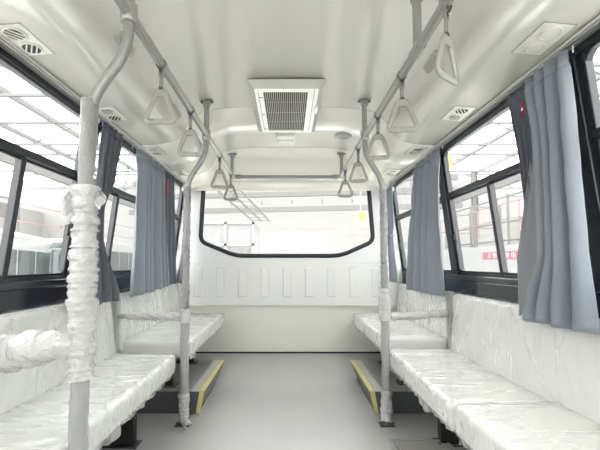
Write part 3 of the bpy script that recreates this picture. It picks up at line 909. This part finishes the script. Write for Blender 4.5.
# right near curtain, two overlapping panels
cr, f = curtain(1, 'large blue-grey curtain nearest the camera on the right, hanging open over the pillar',
    [(0, 1.245, 1.48), (.35, 1.245, 1.44), (.7, 1.235, 1.46), (1, 1.215, 1.58)], 1.808, .775, 4.2, M['curtain'], amp=.036, seed=3, xbot=1.052, ph=1.0)
mb = MB()
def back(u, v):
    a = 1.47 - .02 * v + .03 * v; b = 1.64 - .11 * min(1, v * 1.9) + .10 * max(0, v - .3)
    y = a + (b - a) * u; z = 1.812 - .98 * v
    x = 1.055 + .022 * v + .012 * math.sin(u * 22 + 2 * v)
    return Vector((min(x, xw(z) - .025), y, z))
mb.grid(60, 40, back); mb.build('lining_panel', M['curtain_sheer'] if False else M['curtain_shaded'], cr, smooth=80, solid=.0016)
mb = MB(); mb.grid(24, 30, lambda u, v: Vector((1.050 + .006 * math.sin(u * 9), 1.40 + (.10 + .11 * min(1, v * 1.6)) * u, 1.60 - .14 * u - .68 * v))); mb.build('sheer_lining', M['curtain_sheer'], cr, smooth=80, solid=.0012)
mb = MB(); mb.box(1.008, 1.012, 1.462, 1.478, 1.655, 1.715); mb.build('red_tag', M['red'], cr, bevel=.001, label='small red tag')
mb = MB(); mb.box(1.0065, 1.0085, 1.465, 1.475, 1.675, 1.687); mb.build('tag_print', M['tag_white'], cr)
# right middle curtain
cm, f = curtain(1, 'blue-grey curtain bunched over the middle pillar on the right',
    [(0, 2.33, 2.78), (.3, 2.38, 2.86), (.65, 2.38, 2.98), (1, 2.37, 3.05)], 1.808, .795, 4, M['curtain'], amp=.036, seed=8, xtop=1.035, xbot=1.055, ph=.4)
mb = MB(); p = f(.30, .985); mb.box(p.x - .004, p.x - .0, p.y - .02, p.y + .02, p.z, p.z + .018); mb.build('care_tag', M['tag_white'], cm, bevel=.001, label='small white label')
# right rear curtain
ck, f = curtain(1, 'narrow blue-grey curtain tied back in the rear right corner',
    [(0, 3.40, 3.57), (.35, 3.42, 3.56), (.55, 3.47, 3.57), (1, 3.40, 3.57)], 1.808, .83, 3, M['curtain'], amp=.018, seed=12, xbot=1.055)
p = f(.5, .52); mb = MB(); mb.tube([(1.03 + .045 * math.cos(a), 3.52 + .055 * math.sin(a), p.z + .01 * math.sin(a)) for a in [2 * PI * i / 20 for i in range(20)]], .007, n=8, closed=True); mb.build('tie_band', M['curtain_sheer'], ck, smooth=60)
# left near curtain
c3, f = curtain(-1, 'blue-grey curtain with shade painted in, bunched behind the nearest pole on the left',
    [(0, 1.90, 2.11), (.25, 1.88, 2.04), (.5, 1.84, 1.92), (.62, 1.83, 1.92), (1, 1.72, 2.15)], 1.808, .80, 4, M['curtain_shaded'], amp=.030, seed=5, xbot=1.05)
# left middle curtain
c4, f = curtain(-1, 'wide pale blue-grey pleated curtain in the middle of the left windows',
    [(0, 2.32, 2.86), (.2, 2.37, 2.88), (.5, 2.37, 2.90), (1, 2.33, 3.0)], 1.808, .795, 5.5, M['curtain'], amp=.034, seed=9, xbot=1.05, drop=lambda u: .03 * u)
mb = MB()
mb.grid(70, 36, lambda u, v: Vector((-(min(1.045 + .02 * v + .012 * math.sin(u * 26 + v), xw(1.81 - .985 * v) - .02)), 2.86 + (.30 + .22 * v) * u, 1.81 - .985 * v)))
mb.build('side_panel', M['curtain_shaded'], c4, smooth=80, solid=.0016, label='rear half of the curtain, shade painted into its colour')
mb = MB(); mb.box(-1.022, -1.012, 2.895, 2.925, 1.60, 1.70); mb.build('red_tag', M['red'], c4, bevel=.001, label='small red tag')
# left rear curtain
c5, f = curtain(-1, 'thin blue-grey curtain edge in the rear left corner',
    [(0, 3.50, 3.57), (.5, 3.42, 3.52), (1, 3.30, 3.44)], 1.808, .83, 2, M['curtain'], amp=.014, seed=15, xbot=1.05)

# green printed notice on the left glass, vertical characters
t = thing('window_sticker', 'green vertical lettering printed on the upper left window pane', 'sticker', (-1.11, 2.36, 1.55))
mb = MB(); rnd = random.Random(4)
F = wfn(-1)
for c in range(4):
    zc = 1.665 - c * .044; yc = 2.37
    for (a, b, c2, d) in ((-.013, .013, .014, .017), (-.013, .013, -.002, .001), (-.013, .013, -.015, -.012), (-.014, -.011, -.013, .013), (.011, .014, -.013, .013), (-.0015, .0015, -.014, .016)):
        if rnd.random() < .7: mb.box(.006, .010, yc + a * 1.3, yc + b * 1.3, zc + c2 * 1.15, zc + d * 1.15, F)
mb.build('lettering', M['green_text'], t)

# ------------------------------------------------------------------ the factory hall outside
GZ = -.95
mb = MB(); mb.box(-40, 40, -25, 60, GZ - .2, GZ); struct(mb.build('ground', M['ground']))
# hall walls
mb = MB(); mb.box(-32, 32, 34, 34.4, GZ, 9.2)
struct(mb.build('wall_hall_rear', M['hall']))
for s in (-1, 1):
    mb = MB(); mb.box(min(s * 24, s * 24.4), max(s * 24, s * 24.4), -20, 34, GZ, 6.0)
    struct(mb.build('wall_hall_left' if s < 0 else 'wall_hall_right', M['hall']))
def roof_truss(y):
    zt, zb = 9.2, 7.9; mb = MB()
    mb.bar((-24, y, zt), (24, y, zt), .14, .14); mb.bar((-24, y, zb), (24, y, zb), .12, .12)
    x = -24
    k = 0
    while x < 23.9:
        mb.bar((x, y, zb if k % 2 else zt), (x + 3, y, zt if k % 2 else zb), .07, .07); x += 3; k += 1
    return mb
grp = 'steel trusses of the factory roof'
for i, y in enumerate((-4, 2, 8, 14, 20, 26, 32)):
    o = roof_truss(y).build('roof_truss', M['steel2']); tag(o, 'pale steel lattice truss spanning the factory roof outside', 'truss', grp)
for i, x in enumerate((-21, -17.5, -14, -10.5, -7, -3.5, 0, 3.5, 7, 10.5, 14, 17.5, 21)):
    mb = MB(); mb.bar((x, -14, 9.45), (x, 34, 9.45), .11, .30); mb.bar((x + .3, -14, 9.45), (x + .3, 34, 9.45), .05, .12)
    tag(mb.build('roof_purlin', M['steel2']), 'long pale steel purlin running along the factory roof outside', 'roof beam', 'purlins of the factory roof')
for x in (-14, 14):
    for y in (2, 14, 26):
        mb = MB(); mb.box(x - .18, x + .18, y - .02, y + .02, GZ, 7.9); mb.box(x - .2, x - .16, y - .15, y + .15, GZ, 7.9); mb.box(x + .16, x + .2, y - .15, y + .15, GZ, 7.9)
        tag(mb.build('steel_column', M['steel2']), 'steel I-section column of the factory outside the ' + ('left' if x < 0 else 'right') + ' windows', 'column', 'factory columns ' + ('left' if x < 0 else 'right'))
for s in (-1, 1):
    mb = MB(); x = s * 13.6; mb.bar((x, -14, 6.1), (x, 33, 6.1), .3, .5); mb.bar((x, -14, 6.4), (x, 33, 6.4), .12, .1)
    tag(mb.build('crane_beam', M['steel2']), f'long crane runway beam along the factory outside the {"left" if s < 0 else "right"} windows', 'beam')
# girders seen through the rear window
for i, (z, y) in enumerate(((4.3, 22), (5.3, 22.2), (6.2, 22.4))):
    mb = MB(); mb.bar((-10, y, z - .1), (11, y, z + .35), .3, .30)
    for k in range(8): mb.box(-5.5 + k * 1.9, -5.4 + k * 1.9, y - .2, y - .1, z + .30 + k * .04, z + .55 + k * .04)
    tag(mb.build('girder', M['steel2']), ('lowest', 'middle', 'uppermost')[i] + ' of three pale girders across the hall beyond the rear window', 'girder')
mb = MB()
for k in range(3): mb.bar((-2.9 + k * .45, 11.5, 3.9), (-1.9 + k * .45, 19.0, 3.3), .05, .06)
for k in range(10):
    y = 11.6 + k * .8; x = -2.9 + (y - 11.5) * .133; z = 3.9 - (y - 11.5) * .08; mb.bar((x, y, z), (x + .9, y, z), .03, .04)
mb.bar((-2.13, 14, 3.65), (-2.13, 14, 7.9), .03, .03)
tag(mb.build('cable_tray', M['steel2']), 'sloping ladder-like cable tray seen through the rear window on the left', 'cable tray')
# partition building beyond rear window left
t = thing('partition_booth', 'pale panelled booth seen through the left of the rear window', 'booth', (-4, 14, GZ))
mb = MB(); mb.box(-3.6, -1.35, 14, 17, GZ, 2.62); mb.build('wall', M['hall_panel'], t)
mb = MB()
for x in (-3.6, -2.5, -1.4): mb.box(x - .05, x + .05, 13.93, 14.02, GZ, 2.66)
for z in (.2, 1.75, 2.62): mb.box(-3.6, -1.35, 13.93, 14.02, z - .05, z + .05)
mb.build('framing', M['hall'], t)
mb = MB()
for a, b in ((-3.45, -2.6), (-2.38, -1.5)): mb.box(a, b, 13.98, 14.01, .95, 1.6)
mb.build('pane', M['steel2'], t)
# fire pipes
t = thing('fire_pipe', 'thin red fire pipework outside beyond the rear window', 'pipe', (1, 18, GZ))
mb = MB()
mb.bar((.75, 18, GZ), (.75, 18, 2.9), .05, .05); mb.bar((1.05, 18, GZ), (1.05, 18, 2.9), .05, .05); mb.build('riser', M['red_pipe'], t)
mb = MB(); mb.bar((.75, 18, 2.75), (9, 18, 2.75), .05, .07); mb.bar((.75, 18, 2.45), (9, 18, 2.45), .04, .05); mb.build('branch', M['red_pipe'], t)
tag(MB().box(2.1, 3.9, 18.6, 18.75, 1.45, 2.3).box(2.2, 2.26, 18.65, 18.7, GZ, 1.5).box(3.74, 3.8, 18.65, 18.7, GZ, 1.5).build('notice_board', M['hall']), 'white board on the hall wall seen through the rear window', 'board')
t = thing('warning_box', 'small yellow box hanging in the hall, seen at the right of the rear window', 'box', (3.6, 17, 3.2))
MB().box(3.5, 3.78, 17, 17.15, 3.1, 3.5).build('case', M['yellow_box'], t, bevel=.02); MB().bar((3.56, 17.07, 3.5), (3.56, 17.07, 9.3), .03, .03).build('cable', M['wire'], t)
t = thing('warning_box', 'small yellow box hanging outside the right window beside the middle curtain', 'box', (3.7, 8, 3.4))
MB().box(3.69, 3.82, 8, 8.06, 3.23, 3.52).build('case', M['yellow_box'], t, bevel=.01)
mb = MB(); mb.bar((3.72, 8.03, 3.52), (3.72, 8.03, 7.84), .012, .012); mb.bar((3.79, 8.03, 3.52), (3.79, 8.03, 7.84), .012, .012); mb.build('cable', M['wire'], t)

# right side: low white partition with red banner
tag(MB().box(7.2, 7.35, 3, 26, GZ, 1.62).build('partition_wall', M['bus_white']), 'long low white partition outside the right windows', 'partition')
t = thing('banner', 'long red banner with pale lettering on the white partition outside the right windows', 'banner', (7.18, 10, 1.2))
MB().box(7.175, 7.198, 6.9, 12.9, 1.16, 1.40).build('cloth', M['banner'], t)
mb = MB(); rnd = random.Random(2)
for k in range(16):
    y = 12.5 - k * .34
    if k in (7, 11): continue
    for (a, b, c, d) in ((-.1, .1, .06, .08), (-.1, .1, -.01, .01), (-.1, .1, -.08, -.06), (-.1, -.075, -.08, .08), (.075, .1, -.08, .08), (-.015, .015, -.08, .08)):
        if rnd.random() < .75: mb.box(7.165, 7.177, y + a, y + b, 1.28 + c, 1.28 + d)
mb.build('lettering', M['banner_text'], t)
# red pipes and racks on the right
mb = MB()
for z in (3.4, 4.3): mb.bar((12, 0, z), (12, 30, z), .06, .06)
for y in range(2, 30, 4): mb.bar((12, y, GZ), (12, y, 4.3), .06, .06)
tag(mb.build('fire_pipe', M['red_pipe']), 'thin red pipework along the hall outside the right windows', 'pipe')
mb = MB()
for y in (6, 9, 12, 15, 18, 21):
    mb.bar((9.5, y, GZ), (9.5, y, 4.0), .08, .08); mb.bar((11, y, GZ), (11, y, 4.0), .08, .08)
    for z in (2.0, 2.8, 3.9): mb.bar((9.5, y, z), (11, y, z), .05, .06)
for z in (2.0, 2.8, 3.9): mb.bar((9.5, 6, z), (9.5, 21, z), .05, .07)
tag(mb.build('storage_rack', M['steel2']), 'tall steel storage rack behind the white partition outside the right windows', 'rack')
mb = MB()
for y in (4, 8, 12, 16, 20):
    mb.bar((-15.5, y, GZ), (-15.5, y, 5.0), .08, .08)
for z in (2.6, 3.5, 4.6): mb.bar((-15.5, 4, z), (-15.5, 20, z), .05, .1)
for k in range(14): mb.box(-15.6, -15.4, 4.3 + k * 1.1, 5.0 + k * 1.1, 3.55, 4.3)
tag(mb.build('storage_rack', M['steel2']), 'tall steel storage rack with cartons outside the left windows', 'rack')
mb = MB()
for z in (2.9, 3.7): mb.bar((-12, 0, z), (-12, 30, z), .05, .05)
for y in (1, 11, 21, 29): mb.bar((-12, y, GZ), (-12, y, 3.7), .05, .05)
tag(mb.build('fire_pipe', M['red_pipe']), 'thin red pipework along the hall outside the left windows', 'pipe')

def bus(x, y, rz, L, W, H, label, stripe):
    t = thing('bus', label, 'bus', (0, 0, 0), None)
    mb = MB(); mb.rbox(-W / 2, W / 2, -L / 2, L / 2, .35, H, .16, step=.6); mb.build('body', M['bus_white'], t, smooth=50)
    mb = MB(); mb.rbox(-W / 2 + .12, W / 2 - .12, -L / 2 - .03, -L / 2 + .08, 1.15, H - .42, .04, step=.5); mb.build('windscreen', M['bus_glass'], t, smooth=50)
    mb = MB(); mb.box(-W / 2 + .3, W / 2 - .3, -L / 2 - .035, -L / 2 + .02, H - .36, H - .16); mb.build('destination_board', M['bus_glass'], t)
    for s in (-1, 1):
        n = int(L / 1.3)
        for k in range(n):
            y0 = -L / 2 + .35 + k * (L - .6) / n; xa, xc = sorted((s * (W / 2 - .03), s * (W / 2 + .012)))
            mb = MB(); mb.box(xa, xc, y0, y0 + (L - .6) / n - .10, 1.2, H - .45); mb.build('window', M['bus_glass'], t, bevel=.02)
        xa, xc = sorted((s * (W / 2 - .02), s * (W / 2 + .01)))
        mb = MB(); mb.box(xa, xc, -L / 2 + .2, L / 2 - .2, .62, .9); mb.build('stripe', M[stripe], t)
        for yy in (-L / 2 + 1.2, L / 2 - 1.5):
            mb = MB(); mb.tube([(s * (W / 2 - .22), yy, .4), (s * (W / 2 + .01), yy, .4)], .4, n=20); wl = mb.build('wheel', M['tyre'], t, smooth=40)
            mb = MB(); mb.tube([(s * (W / 2 - .1), yy, .4), (s * (W / 2 + .02), yy, .4)], .2, n=16); mb.build('hub', M['bus_white'], wl, smooth=40)
    mb = MB()
    for s in (-1, 1): mb.rbox(s * (W / 2 - .35) - .14, s * (W / 2 - .35) + .14, -L / 2 - .03, -L / 2 + .05, .65, .85, .03, step=.2)
    mb.build('headlamps', M['alu'], t, smooth=50)
    mb = MB()
    for s in (-1, 1):
        mb.bar((s * W / 2, -L / 2 + .05, H - .4), (s * (W / 2 + .22), -L / 2 - .2, H - .5), .03, .03); mb.box(s * (W / 2 + .22) - .06, s * (W / 2 + .22) + .06, -L / 2 - .24, -L / 2 - .18, H - .95, H - .5)
    mb.build('mirror', M['bus_glass'], t)
    t.location = (x, y, GZ); t.rotation_euler.z = rz
    return t
bus(-7.6, 8.2, math.radians(20), 6.0, 2.1, 2.75, 'white minibus with dark windows parked nearest outside the left windows', 'bus_blue')
bus(-8.6, 16.8, math.radians(8), 7.0, 2.2, 2.9, 'white bus with a green stripe parked farther along outside the left windows', 'bus_green')
bus(-17.5, 12.5, math.radians(25), 7.0, 2.2, 2.8, 'white bus half hidden behind the others, far outside the left windows', 'bus_blue')

# ------------------------------------------------------------------ light
w = bpy.data.worlds.new('world'); bpy.context.scene.world = w; w.use_nodes = True
nt = w.node_tree; bg = nt.nodes['Background']
bg.inputs[0].default_value = (1.0, .995, .98, 1); bg.inputs[1].default_value = 1.0

# ------------------------------------------------------------------ camera
cam = bpy.data.cameras.new('camera'); co = bpy.data.objects.new('camera', cam); col.objects.link(co)
cam.sensor_width = 36; cam.sensor_fit = 'HORIZONTAL'; cam.lens = 350 / 600 * 36
co.location = (0, 0, EYE); co.rotation_euler = (math.radians(90 + 3.4), 0, 0)
cam.shift_x = 12 / 600; cam.shift_y = (38 - 350 * math.tan(math.radians(3.4))) / 600
cam.clip_start = .05; cam.clip_end = 200
sc = bpy.context.scene; sc.camera = co
sc.view_settings.view_transform = 'Standard'; sc.view_settings.look = 'None'
sc.view_settings.gamma = 1; sc.view_settings.use_curve_mapping = False
sc.view_settings.exposure = 3.05
